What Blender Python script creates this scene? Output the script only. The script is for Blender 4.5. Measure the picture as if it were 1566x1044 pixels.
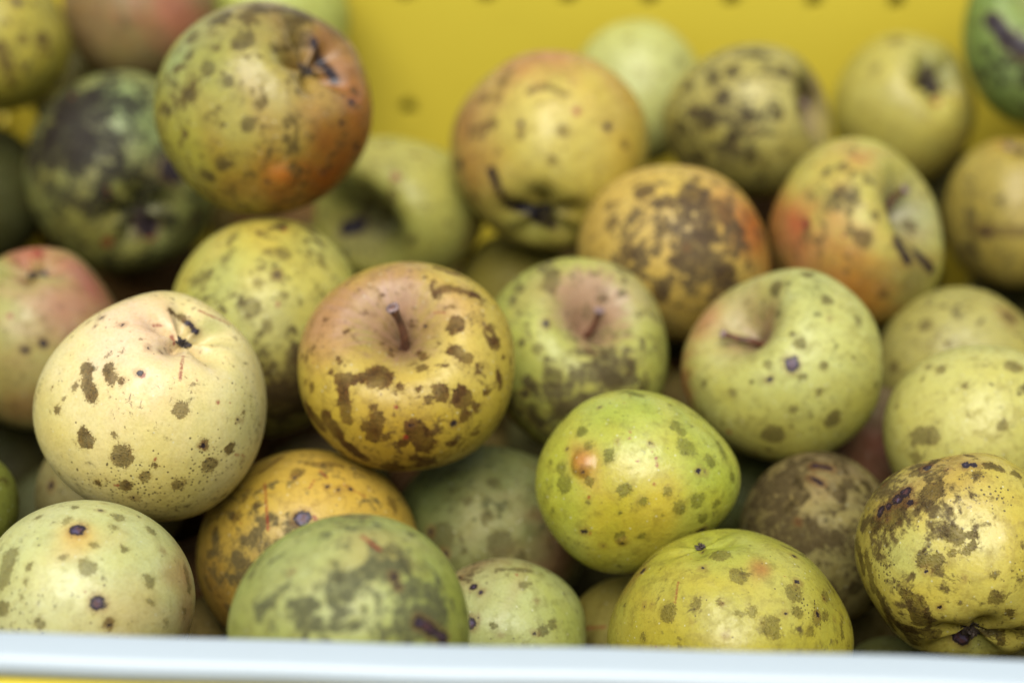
import bpy, bmesh, math, random
import numpy as np
from mathutils import Vector
from mathutils.bvhtree import BVHTree
for o in list(bpy.data.objects): bpy.data.objects.remove(o)
S = bpy.context.scene
COL = S.collection
R = math.radians

# ------------------------------------------------------------------ camera
PITCH = R(33.0)
F, CX, CY = 2900.0, 783.0, 522.0            # focal length and centre in pixels of the 1566x1044 photograph
cd = bpy.data.cameras.new('camera')
cam = bpy.data.objects.new('camera', cd); COL.objects.link(cam)
cam.location = (0, 0, 0); cam.rotation_euler = (R(90) - PITCH, 0, 0)
cd.sensor_width = 36.0; cd.lens = 36.0 * F / 1566.0
cd.clip_start = 0.02; cd.clip_end = 200
cd.dof.use_dof = True; cd.dof.focus_distance = 0.612; cd.dof.aperture_fstop = (cd.lens / 1000) / 0.0165
cd.dof.aperture_blades = 0
S.camera = cam
# ------------------------------------------------------------------ sky, sun, exposure
SUN_EL, SUN_AZ = R(64), R(190)              # azimuth measured clockwise from +Y (behind and left of the camera)
W = bpy.data.worlds.new('World'); S.world = W; W.use_nodes = True
nt = W.node_tree; bg = nt.nodes['Background']
sky = nt.nodes.new('ShaderNodeTexSky'); sky.sky_type = 'NISHITA'; sky.sun_disc = False
sky.sun_elevation = SUN_EL; sky.sun_rotation = SUN_AZ
sky.air_density = 1.0; sky.dust_density = 1.5; sky.ozone_density = 1.0
hs = nt.nodes.new('ShaderNodeHueSaturation'); hs.inputs['Saturation'].default_value = 0.60      # a hazy, nearly grey overcast
nt.links.new(sky.outputs[0], hs.inputs['Color']); nt.links.new(hs.outputs[0], bg.inputs[0]); bg.inputs[1].default_value = 0.075
sd = bpy.data.lights.new('sun', 'SUN'); sd.energy = 1.85; sd.angle = R(50); sd.color = (1.0, 0.965, 0.92)
so = bpy.data.objects.new('sun', sd); COL.objects.link(so)
tosun = Vector((math.sin(SUN_AZ) * math.cos(SUN_EL), math.cos(SUN_AZ) * math.cos(SUN_EL), math.sin(SUN_EL)))
so.rotation_euler = tosun.to_track_quat('Z', 'Y').to_euler()
S.view_settings.view_transform = 'Standard'; S.view_settings.look = 'None'
S.view_settings.exposure = 1.56; S.view_settings.gamma = 1.0

# ------------------------------------------------------------------ helpers
XA = np.array([1.0, 0, 0]); UP = np.array([0, math.sin(PITCH), math.cos(PITCH)]); FW = np.array([0, math.cos(PITCH), -math.sin(PITCH)])
def c2w(v): return v[0] * XA + v[1] * UP - v[2] * FW
def ray(px, py): return c2w(((px - CX) / F, -(py - CY) / F, -1.0))
def lin(c):
    c = np.array(c[:3], float) / 255.0
    return np.where(c < 0.04045, c / 12.92, ((c + 0.055) / 1.055) ** 2.4)
def tag(o, label=None, cat=None, group=None, kind=None):
    for k, v in (('label', label), ('category', cat), ('group', group), ('kind', kind)):
        if v: o[k] = v
    return o
def link(name, me, mat=None, parent=None, loc=None):
    o = bpy.data.objects.new(name, me); COL.objects.link(o)
    if mat: me.materials.append(mat)
    if loc is not None: o.location = loc
    if parent: o.parent = parent
    return o

# ------------------------------------------------------------------ node helper
class N:
    def __init__(s, tree): s.t = tree
    def n(s, typ, **kw):
        nd = s.t.nodes.new(typ)
        for k, v in kw.items():
            setattr(nd, k, v)
        return nd
    def put(s, sock, v):
        if hasattr(v, 'is_output') or isinstance(v, bpy.types.NodeSocket): s.t.links.new(v, sock)
        elif v is not None: sock.default_value = v
    def math(s, op, a, b=0.0, c=None, clamp=False):
        nd = s.n('ShaderNodeMath', operation=op, use_clamp=clamp)
        s.put(nd.inputs[0], a); s.put(nd.inputs[1], b)
        if c is not None: s.put(nd.inputs[2], c)
        return nd.outputs[0]
    def vmath(s, op, a, b=None, sc=None):
        nd = s.n('ShaderNodeVectorMath', operation=op)
        s.put(nd.inputs[0], a)
        if b is not None: s.put(nd.inputs[1], b)
        if sc is not None: s.put(nd.inputs['Scale'], sc)
        return nd.outputs[0]
    def noise(s, vec, scale, detail=3, rough=0.5, dist=0.0):
        nd = s.n('ShaderNodeTexNoise'); s.put(nd.inputs['Vector'], vec); s.put(nd.inputs['Scale'], scale)
        s.put(nd.inputs['Detail'], float(detail)); s.put(nd.inputs['Roughness'], rough); s.put(nd.inputs['Distortion'], dist)
        return nd.outputs['Fac']
    def vor(s, vec, scale, rnd=1.0):
        nd = s.n('ShaderNodeTexVoronoi'); s.put(nd.inputs['Vector'], vec); s.put(nd.inputs['Scale'], scale); s.put(nd.inputs['Randomness'], rnd)
        return nd.outputs['Distance'], nd.outputs['Color']
    def ramp(s, v, a, b, lo=0.0, hi=1.0):           # smoothstep a..b
        nd = s.n('ShaderNodeMapRange', interpolation_type='SMOOTHSTEP')
        s.put(nd.inputs[0], v); s.put(nd.inputs[1], a); s.put(nd.inputs[2], b); s.put(nd.inputs[3], lo); s.put(nd.inputs[4], hi)
        return nd.outputs[0]
    def mix(s, f, a, b, mode='MIX'):
        nd = s.n('ShaderNodeMix', data_type='RGBA', blend_type=mode, clamp_factor=True)
        s.put(nd.inputs[0], f); s.put(nd.inputs[6], a); s.put(nd.inputs[7], b)
        return nd.outputs[2]
    def sep(s, v):
        nd = s.n('ShaderNodeSeparateXYZ'); s.put(nd.inputs[0], v); return nd.outputs
def rgba(c, k=1.0): return (float(c[0]) * k, float(c[1]) * k, float(c[2]) * k, 1.0)

# ------------------------------------------------------------------ apple skin node group
def make_skin_group():
    g = bpy.data.node_groups.new('apple_skin', 'ShaderNodeTree')
    itf = g.interface
    def inp(name, typ, d):
        s = itf.new_socket(name, in_out='INPUT', socket_type=typ); s.default_value = d
    inp('Seed', 'NodeSocketVector', (0, 0, 0))
    inp('ScabColor', 'NodeSocketColor', rgba(lin((98, 84, 46)), 0.62))
    inp('ScabOpacity', 'NodeSocketFloat', 0.85)
    inp('MottleColor', 'NodeSocketColor', rgba(lin((112, 98, 60)), 0.62))
    inp('Mottle', 'NodeSocketFloat', 0.0)
    inp('MottleScale', 'NodeSocketFloat', 0.12)
    inp('Fly', 'NodeSocketFloat', 0.0)
    inp('Gloss', 'NodeSocketFloat', 0.40)
    inp('Spec', 'NodeSocketFloat', 0.5)
    inp('Heart', 'NodeSocketFloat', 1.0)
    inp('Film', 'NodeSocketFloat', 1.0)
    itf.new_socket('BSDF', in_out='OUTPUT', socket_type='NodeSocketShader')
    s = N(g)
    gi = s.n('NodeGroupInput').outputs; go = s.n('NodeGroupOutput')
    tc = s.n('ShaderNodeTexCoord').outputs['Object']
    P = s.vmath('ADD', s.vmath('SCALE', tc, sc=1000.0), gi['Seed'])          # millimetres
    def attr(nm, col=False):
        nd = s.n('ShaderNodeAttribute', attribute_type='GEOMETRY', attribute_name=nm)
        return nd.outputs['Color' if col else 'Vector']
    skin = attr('skin', True); marks = s.sep(attr('marks')); fields = s.sep(attr('fields')); polar = attr('polar')
    polar = s.vmath('ADD', polar, gi['Seed'])
    # base variation
    n1 = s.noise(P, 0.085, 4, 0.55); n2 = s.noise(P, 0.45, 4, 0.6); st = s.noise(polar, 1.6, 5, 0.6)
    c = s.mix(s.ramp(n1, 0.38, 0.68, 0.0, 0.42), skin, s.mix(1.0, skin, (1.05, 0.97, 0.68, 1), 'MULTIPLY'))
    c = s.mix(s.ramp(n2, 0.32, 0.70, 0.0, 0.62), c, s.mix(1.0, skin, (0.99, 0.965, 0.80, 1), 'MULTIPLY'))
    c = s.mix(s.ramp(st, 0.40, 0.70, 0.0, 0.28), c, s.mix(1.0, skin, (1.10, 1.06, 1.20, 1), 'MULTIPLY'))
    # a dull, cloudy film at several scales
    g1 = s.noise(P, 0.20, 6, 0.68, 0.3)
    c = s.mix(s.math('MULTIPLY', gi['Film'], s.ramp(g1, 0.44, 0.70, 0.0, 0.75)), c, s.mix(1.0, c, (0.60, 0.56, 0.45, 1), 'MULTIPLY'))
    g2 = s.noise(P, 1.1, 4, 0.65)
    c = s.mix(s.ramp(g2, 0.45, 0.75, 0.0, 0.45), c, s.mix(1.0, c, (0.72, 0.66, 0.55, 1), 'MULTIPLY'))
    c = s.mix(s.ramp(g2, 0.30, 0.48, 0.25, 0.0), c, s.mix(1.0, c, (1.25, 1.22, 1.3, 1), 'MULTIPLY'))
    # russet veil (streaks that run from the stem cavity)
    ru = s.math('ADD', fields[2], s.math('MULTIPLY', s.math('SUBTRACT', s.noise(polar, 2.6, 6, 0.65), 0.5), 1.3))
    ru = s.math('ADD', ru, s.math('MULTIPLY', s.math('SUBTRACT', s.noise(P, 0.22, 5, 0.6), 0.5), 0.9))
    rum = s.ramp(ru, 0.42, 0.95, 0.0, 0.85)
    rum = s.math('MULTIPLY', rum, s.ramp(fields[2], 0.02, 0.15))
    ruc = s.mix(s.noise(polar, 6.0, 4, 0.6), rgba(lin((146, 98, 76)), 0.62), rgba(lin((186, 152, 112)), 0.62))
    c = s.mix(rum, c, ruc)
    # lenticels, pale and dark
    vd, vc = s.vor(P, 0.33); vcs = s.sep(vc)
    len_ = s.math('MULTIPLY', s.ramp(vd, 0.06, 0.15, 1.0, 0.0), s.ramp(vcs[0], 0.35, 0.4))
    c = s.mix(s.math('MULTIPLY', len_, 0.60), c, (0.42, 0.42, 0.28, 1))
    vd2, vc2 = s.vor(P, 0.27); vc2s = s.sep(vc2)
    drk = s.math('MULTIPLY', s.ramp(s.math('SUBTRACT', vd2, s.math('MULTIPLY', vc2s[1], 0.07)), 0.02, 0.07, 1.0, 0.0), s.ramp(vc2s[0], 0.50, 0.55))
    c = s.mix(s.math('MULTIPLY', drk, 0.75), c, rgba(lin((78, 58, 40)), 0.62))
    # sooty / russet mottling
    mo = s.math('ADD', s.noise(P, gi['MottleScale'], 7, 0.62, 0.4), s.math('MULTIPLY', s.math('ADD', fields[0], gi['Mottle']), 0.17))
    mo2 = s.noise(P, s.math('MULTIPLY', gi['MottleScale'], 3.1), 5, 0.6, 0.3)
    mo = s.math('ADD', mo, s.math('MULTIPLY', s.math('SUBTRACT', mo2, 0.5), 0.30))
    mom = s.math('MULTIPLY', s.ramp(mo, 0.60, 0.74), s.ramp(mo2, 0.25, 0.55, 0.55, 0.95))
    moc = s.mix(s.ramp(s.noise(P, 1.3, 3, 0.6), 0.35, 0.7), gi['MottleColor'], s.mix(1.0, gi['MottleColor'], (0.55, 0.52, 0.5, 1), 'MULTIPLY'))
    c = s.mix(mom, c, moc)
    # scab patches: distance field from the mesh, ragged edge from noise
    ed = s.math('SUBTRACT', s.noise(P, 0.38, 5, 0.62), 0.5)
    ef = s.math('SUBTRACT', s.noise(P, 1.6, 3, 0.6), 0.5)
    sc = s.math('ADD', s.math('ADD', marks[0], s.math('MULTIPLY', ed, 5.0)), s.math('MULTIPLY', ef, 2.8))
    scm = s.ramp(sc, -0.45, 0.15)
    sp, _ = s.vor(P, 1.25)
    spk = s.ramp(s.math('ADD', sp, s.math('MULTIPLY', ef, 0.8)), 0.15, 0.60, 1.0, 0.0)
    deep = s.ramp(s.math('ADD', sc, s.math('MULTIPLY', ed, 4.0)), 0.0, 2.2)
    var = s.ramp(s.noise(P, 0.11, 2), 0.35, 0.65, 0.72, 1.0)
    scf = s.math('MULTIPLY', s.math('MULTIPLY', scm, gi['ScabOpacity']), var)
    scc = s.mix(spk, s.mix(1.0, gi['ScabColor'], (1.45, 1.4, 1.15, 1), 'MULTIPLY'), s.mix(1.0, gi['ScabColor'], (0.42, 0.36, 0.32, 1), 'MULTIPLY'))
    scc = s.mix(s.math('MULTIPLY', deep, 0.42), scc, s.mix(1.0, gi['ScabColor'], (0.50, 0.42, 0.36, 1), 'MULTIPLY'))
    c = s.mix(s.ramp(s.math('ADD', sc, s.math('MULTIPLY', ef, 2.0)), -1.6, 0.2, 0.0, 0.38), c, s.mix(1.0, c, (0.62, 0.55, 0.42, 1), 'MULTIPLY'))
    clump = s.noise(P, 0.75, 4, 0.65)
    scc = s.mix(s.ramp(clump, 0.40, 0.66, 0.0, 0.85), scc, s.mix(1.0, scc, (0.46, 0.38, 0.30, 1), 'MULTIPLY'))
    scc = s.mix(s.ramp(s.noise(P, 0.33, 2), 0.50, 0.70, 0.0, 0.5), scc, s.mix(1.0, scc, (1.35, 1.05, 0.75, 1), 'MULTIPLY'))
    c = s.mix(scf, c, scc)
    # small ragged islands of russet between the big patches
    isl = s.math('ADD', s.noise(P, 0.42, 5, 0.7, 0.5), s.math('MULTIPLY', s.math('SUBTRACT', s.noise(P, 0.07, 2), 0.5), 0.5))
    islm = s.ramp(s.math('ADD', isl, s.math('MULTIPLY', gi['Mottle'], 0.06)), 0.635, 0.700)
    c = s.mix(s.math('MULTIPLY', islm, s.math('MULTIPLY', gi['ScabOpacity'], 0.72)), c, scc)
    # fly specks: clustered pin-head dots
    fd, fc = s.vor(P, 0.80); fcs = s.sep(fc)
    fdm = s.ramp(s.math('SUBTRACT', fd, s.math('MULTIPLY', fcs[1], 0.16)), 0.12, 0.26, 1.0, 0.0)
    fa = s.math('ADD', s.math('ADD', fields[1], gi['Fly']), s.math('MULTIPLY', s.math('SUBTRACT', s.noise(P, 0.13, 3), 0.5), 1.6))
    fly = s.math('MULTIPLY', fdm, s.math('GREATER_THAN', fa, s.math('ADD', fcs[0], 0.05)))
    c = s.mix(s.math('MULTIPLY', fly, 0.85), c, rgba(lin((74, 60, 36)), 0.62))
    # red flecks
    rd = s.math('ADD', marks[2], s.math('MULTIPLY', ef, 1.6))
    rdm = s.ramp(rd, -0.5, 0.35)
    c = s.mix(s.math('MULTIPLY', rdm, 0.85), c, rgba(lin((142, 44, 30)), 0.62))
    # wounds: halo, dark skin, blue-grey heart
    wd = s.math('ADD', s.math('ADD', marks[1], s.math('MULTIPLY', ed, 3.4)), s.math('MULTIPLY', ef, 1.6))
    c = s.mix(s.ramp(wd, -2.2, 0.1, 0.0, 0.45), c, rgba(lin((120, 78, 40)), 0.62))
    wm = s.ramp(wd, -0.15, 0.2)
    wc = s.mix(s.math('MULTIPLY', gi['Heart'], s.ramp(s.math('ADD', wd, ef), 0.7, 1.7)), rgba(lin((44, 32, 32)), 0.62), s.mix(s.ramp(n2, 0.4, 0.6), rgba(lin((92, 82, 104)), 0.62), rgba(lin((92, 60, 56)), 0.62)))
    c = s.mix(wm, c, wc)
    # roughness and relief
    ro = s.math('ADD', gi['Gloss'], s.math('MULTIPLY', s.math('MAXIMUM', scf, mom), 0.16))
    ro = s.math('ADD', ro, s.math('MULTIPLY', s.math('SUBTRACT', n2, 0.5), 0.22))
    ro = s.math('ADD', ro, s.ramp(g1, 0.42, 0.66, -0.06, 0.16))
    h = s.math('MULTIPLY', s.noise(P, 0.9, 3, 0.5), 0.12)
    h = s.math('ADD', h, s.math('MULTIPLY', s.noise(P, 0.20, 3, 0.5), 0.9))
    h = s.math('ADD', h, s.math('MULTIPLY', s.math('MULTIPLY', scm, spk), 0.28))
    h = s.math('SUBTRACT', h, s.math('MULTIPLY', wm, 0.35))
    h = s.math('SUBTRACT', h, s.math('MULTIPLY', drk, 0.12))
    bp = s.n('ShaderNodeBump'); bp.inputs['Strength'].default_value = 0.55; bp.inputs['Distance'].default_value = 0.0007
    s.put(bp.inputs['Height'], h)
    b = s.n('ShaderNodeBsdfPrincipled')
    s.put(b.inputs['Base Color'], c); s.put(b.inputs['Roughness'], ro); s.put(b.inputs['Normal'], bp.outputs[0])
    b.inputs['IOR'].default_value = 1.45; s.put(b.inputs['Specular IOR Level'], s.math('MULTIPLY', gi['Spec'], s.math('SUBTRACT', 1.0, s.math('MULTIPLY', s.math('MAXIMUM', scf, mom), 0.70))))
    b.inputs['Subsurface Weight'].default_value = 0.06; b.inputs['Subsurface Radius'].default_value = (1.0, 0.7, 0.25)
    b.inputs['Subsurface Scale'].default_value = 0.002
    g.links.new(b.outputs[0], go.inputs[0])
    return g
SKIN = make_skin_group()
def skin_mat(seed, scabc=(98, 84, 46), scabo=0.85, mottc=(112, 98, 60), mott=-0.1, mscale=0.12, fly=-0.30, gloss=0.45, spec=0.42, heart=1.0, film=1.0):
    m = bpy.data.materials.new('apple_skin'); m.use_nodes = True
    t = m.node_tree; t.nodes.remove(t.nodes['Principled BSDF'])
    g = t.nodes.new('ShaderNodeGroup'); g.node_tree = SKIN
    t.links.new(g.outputs[0], t.nodes['Material Output'].inputs[0])
    rr = random.Random(seed * 7 + 1)
    g.inputs['Seed'].default_value = (rr.uniform(-900, 900), rr.uniform(-900, 900), rr.uniform(-900, 900))
    g.inputs['ScabColor'].default_value = rgba(lin(scabc), 0.40); g.inputs['ScabOpacity'].default_value = scabo
    g.inputs['MottleColor'].default_value = rgba(lin(mottc), 0.46); g.inputs['Mottle'].default_value = mott
    g.inputs['MottleScale'].default_value = mscale; g.inputs['Fly'].default_value = fly; g.inputs['Gloss'].default_value = gloss; g.inputs['Spec'].default_value = spec; g.inputs['Heart'].default_value = heart; g.inputs['Film'].default_value = film
    return m
def simple_mat(name, ca, cb, scale=300.0, rough=0.6, bump=0.3, stretch=(1, 1, 1)):
    m = bpy.data.materials.new(name); m.use_nodes = True
    s = N(m.node_tree); b = m.node_tree.nodes['Principled BSDF']
    tc = s.n('ShaderNodeTexCoord').outputs['Object']
    v = s.vmath('MULTIPLY', tc, stretch)
    f = s.noise(v, scale, 5, 0.6)
    s.put(b.inputs['Base Color'], s.mix(s.ramp(f, 0.3, 0.7), rgba(lin(ca)), rgba(lin(cb))))
    b.inputs['Roughness'].default_value = rough
    bp = s.n('ShaderNodeBump'); bp.inputs['Strength'].default_value = bump; bp.inputs['Distance'].default_value = 0.0005
    s.put(bp.inputs['Height'], f); s.put(b.inputs['Normal'], bp.outputs[0])
    return m
STEM = simple_mat('stem_wood', (56, 34, 22), (98, 60, 38), 500, 0.45, 0.5, (1, 1, 0.3))
STEMEND = simple_mat('stem_scar', (40, 28, 30), (150, 125, 115), 900, 0.6, 0.4)
CALYX = simple_mat('dried_calyx', (24, 18, 15), (74, 60, 46), 600, 0.7, 0.7)

# ------------------------------------------------------------------ apple geometry
def apple_verts(nth, nph, sp, rr):
    """unit apple, +Z at the stem end; returns verts (n,3), theta, phi"""
    cav, cw = sp.get('cav', (0.36, 0.36)); bas, bw = sp.get('bas', (0.20, 0.34) if sp.get('cal') or sp.get('stem') else (0.0, 0.34)); h = sp.get('h', 0.92)
    taper = sp.get('taper', 0.07); ribs = sp.get('ribs', 0.022 if sp.get('cal') or sp.get('stem') else 0.004)
    u = np.linspace(0, 1, nth + 1)[1:-1]
    th = np.pi * (u - 0.045 * np.sin(2 * np.pi * u))      # denser rings at the poles
    ph = np.arange(nph) * 2 * np.pi / nph
    TH, PH = np.meshgrid(th, ph, indexing='ij')
    TH = np.concatenate([[1e-4], TH.ravel(), [np.pi - 1e-4]]); PH = np.concatenate([[0], PH.ravel(), [0]])
    rad = np.sin(TH) ** 0.93 * (1 + taper * np.cos(TH))
    z = h * np.cos(TH)
    cv = np.exp(-(TH / cw) ** 2 * 1.0); bs = np.exp(-((np.pi - TH) / bw) ** 2)
    k0 = rr.uniform(0, 6.28)
    wl = 1 + 0.25 * np.cos(PH - k0) + 0.12 * np.cos(2 * PH + k0)
    fade = np.clip(TH / 0.15, 0, 1)
    z = z - cav * cv * (1 + (wl - 1) * fade * 0.6)
    if sp.get('stem'): z = z - 0.13 * np.exp(-(TH / 0.13) ** 2)
    z = z + bas * bs * (1 + (np.cos(5 * PH + k0) * 0.25) * np.clip((np.pi - TH) / 0.15, 0, 1))
    ribw = np.exp(-((np.pi - TH - 0.75) / 0.6) ** 2) + 0.4 * np.exp(-((TH - 0.7) / 0.5) ** 2)
    rad = rad * (1 + ribs * np.cos(5 * PH + k0) * ribw)
    v = np.stack([rad * np.cos(PH), rad * np.sin(PH), z], 1)
    # slow lumps
    d = np.zeros(len(v))
    for q in range(7):
        k = np.array([rr.gauss(0, 1), rr.gauss(0, 1), rr.gauss(0, 1)]) * (1.2 if q < 4 else 2.6)
        d += np.sin(v @ k + rr.uniform(0, 6.28)) * (0.022 if q < 4 else 0.011)
    v = v * (1 + d * sp.get('lump', 1.0))[:, None]
    return v, TH, PH
def faces_for(nth, nph):
    f = []; rows = nth - 1
    last = 1 + rows * nph
    for j in range(nph):
        f.append((0, 1 + j, 1 + (j + 1) % nph))
        f.append((last, 1 + (rows - 1) * nph + (j + 1) % nph, 1 + (rows - 1) * nph + j))
    for i in range(rows - 1):
        a = 1 + i * nph; b = a + nph
        for j in range(nph):
            k = (j + 1) % nph
            f.append((a + j, b + j, b + k, a + k))
    return f
FC = {}
def frame_from(axis, spin):
    z = np.array(axis, float); z /= np.linalg.norm(z)
    t = np.array([0.3, 0.2, 1.0]) if abs(z[2]) < 0.8 else np.array([1.0, 0.1, 0])
    x = np.cross(t, z); x /= np.linalg.norm(x); y = np.cross(z, x)
    c, s_ = math.cos(spin), math.sin(spin)
    return np.stack([x * c + y * s_, -x * s_ + y * c, z], 0)   # rows
def mesh_from(name, v, f, smooth=True):
    me = bpy.data.meshes.new(name); me.from_pydata(v.tolist() if hasattr(v, 'tolist') else v, [], f)
    me.polygons.foreach_set('use_smooth', [smooth] * len(me.polygons)); me.update()
    return me
def tube(path, radii, seg=12):
    v = []; f = []
    path = [Vector(p) for p in path]
    for i, p in enumerate(path):
        d = (path[min(i + 1, len(path) - 1)] - path[max(i - 1, 0)]).normalized()
        a = d.orthogonal().normalized() if i == 0 else (a - d * a.dot(d)).normalized()
        b = d.cross(a)
        for j in range(seg):
            an = 2 * math.pi * j / seg
            q = p + (a * math.cos(an) + b * math.sin(an)) * radii[i]
            v.append(tuple(q))
    n = len(path)
    for i in range(n - 1):
        for j in range(seg):
            k = (j + 1) % seg
            f.append((i * seg + j, i * seg + k, (i + 1) * seg + k, (i + 1) * seg + j))
    f.append(tuple(range(seg))[::-1]); f.append(tuple((n - 1) * seg + j for j in range(seg)))
    return np.array(v), f
def make_stem(parent, base, d, length, rad, rr, axis):
    """a stalk that springs from the cavity floor, bends and ends in a flared scar"""
    base = Vector(base); d = Vector(d).normalized(); ax = Vector(axis).normalized()
    side = Vector((rr.uniform(-1, 1), rr.uniform(-1, 1), rr.uniform(-1, 1))).cross(d).normalized()
    P = []; Rr = []
    n = 14
    for i in range(n):
        t = i / (n - 1)
        dd = ax.lerp(d, min(1, t * 1.6))
        P.append(base - ax * 0.003 * (1 - t) + dd * length * t + side * (0.10 * length * math.sin(t * 3.0)))
        Rr.append(rad * (1.25 - 0.45 * math.sin(min(t * 1.7, 1.57)) + (0.65 * max(0, (t - 0.80) / 0.2) ** 1.5)) * (1 + rr.uniform(-.05, .05)))
    v, f = tube(P, Rr, 14)
    o = link('stem', mesh_from('stem', v, f), STEM); 
    o.parent = parent
    # the scar: a shallow ragged disc
    tip = P[-1]; dn = (P[-1] - P[-2]).normalized(); a = dn.orthogonal().normalized(); b = dn.cross(a)
    sv = [tuple(tip + dn * 0.0001)]; sf = []
    for ring, (q, hgt) in enumerate(((0.35, -0.0001), (0.7, 0.0004), (1.02, 0.0002), (1.04, -0.0006))):
        for j in range(14):
            an = 2 * math.pi * j / 14
            rj = Rr[-1] * q * (1 + rr.uniform(-.06, .06))
            sv.append(tuple(tip + (a * math.cos(an) + b * math.sin(an)) * rj + dn * (hgt + rr.uniform(-1, 1) * 0.0001)))
    for j in range(14): sf.append((0, 1 + j, 1 + (j + 1) % 14))
    for r_ in range(3):
        for j in range(14):
            k = (j + 1) % 14
            sf.append((1 + r_ * 14 + j, 1 + (r_ + 1) * 14 + j, 1 + (r_ + 1) * 14 + k, 1 + r_ * 14 + k))
    s_ = link('scar', mesh_from('scar', np.array(sv), sf), STEMEND); s_.parent = o
def make_calyx(parent, base, axis, size, rr):
    """five shrivelled sepals that fold over a tuft of dry stamens"""
    base = Vector(base); ax = Vector(axis).normalized(); a = ax.orthogonal().normalized(); b = ax.cross(a)
    V = []; Fc = []
    def strip(ang, reach, rise, curl, wid, twist):
        rdir = a * math.cos(ang) + b * math.sin(ang); tdir = ax.cross(rdir)
        n = 6; s0 = len(V)
        for i in range(n):
            t = i / (n - 1)
            c = base + rdir * (reach * (math.sin(t * curl) / math.sin(min(curl, 1.57)) + 0.15)) * size + ax * (rise * math.sin(t * 2.2)) * size
            w = wid * size * (1 - t ** 1.5) + 0.0001
            td = (tdir + ax * twist * t).normalized()
            for q in (-1, -0.3, 0.3, 1):
                V.append(tuple(c + td * w * q + ax * (0.14 * size * (abs(q) - 0.5) + rr.uniform(-.03, .03) * size)))
        for i in range(n - 1):
            for j in range(3):
                p = s0 + i * 4 + j
                Fc.append((p, p + 1, p + 5, p + 4))
    k0 = rr.uniform(0, 6)
    for k in range(5): strip(k0 + k * 1.257 + rr.uniform(-.2, .2), rr.uniform(.6, .95), rr.uniform(.2, .6), rr.uniform(1.6, 2.8), rr.uniform(.34, .50), rr.uniform(-.8, .8))
    for k in range(9): strip(rr.uniform(0, 6.28), rr.uniform(.05, .35), rr.uniform(.5, 1.0), 1.2, 0.06, 0.3)
    me = mesh_from('calyx', np.array(V), Fc)
    o = link('calyx', me, CALYX); o.parent = parent
    sm = o.modifiers.new('thickness', 'SOLIDIFY'); sm.thickness = 0.0003
    return o

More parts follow.
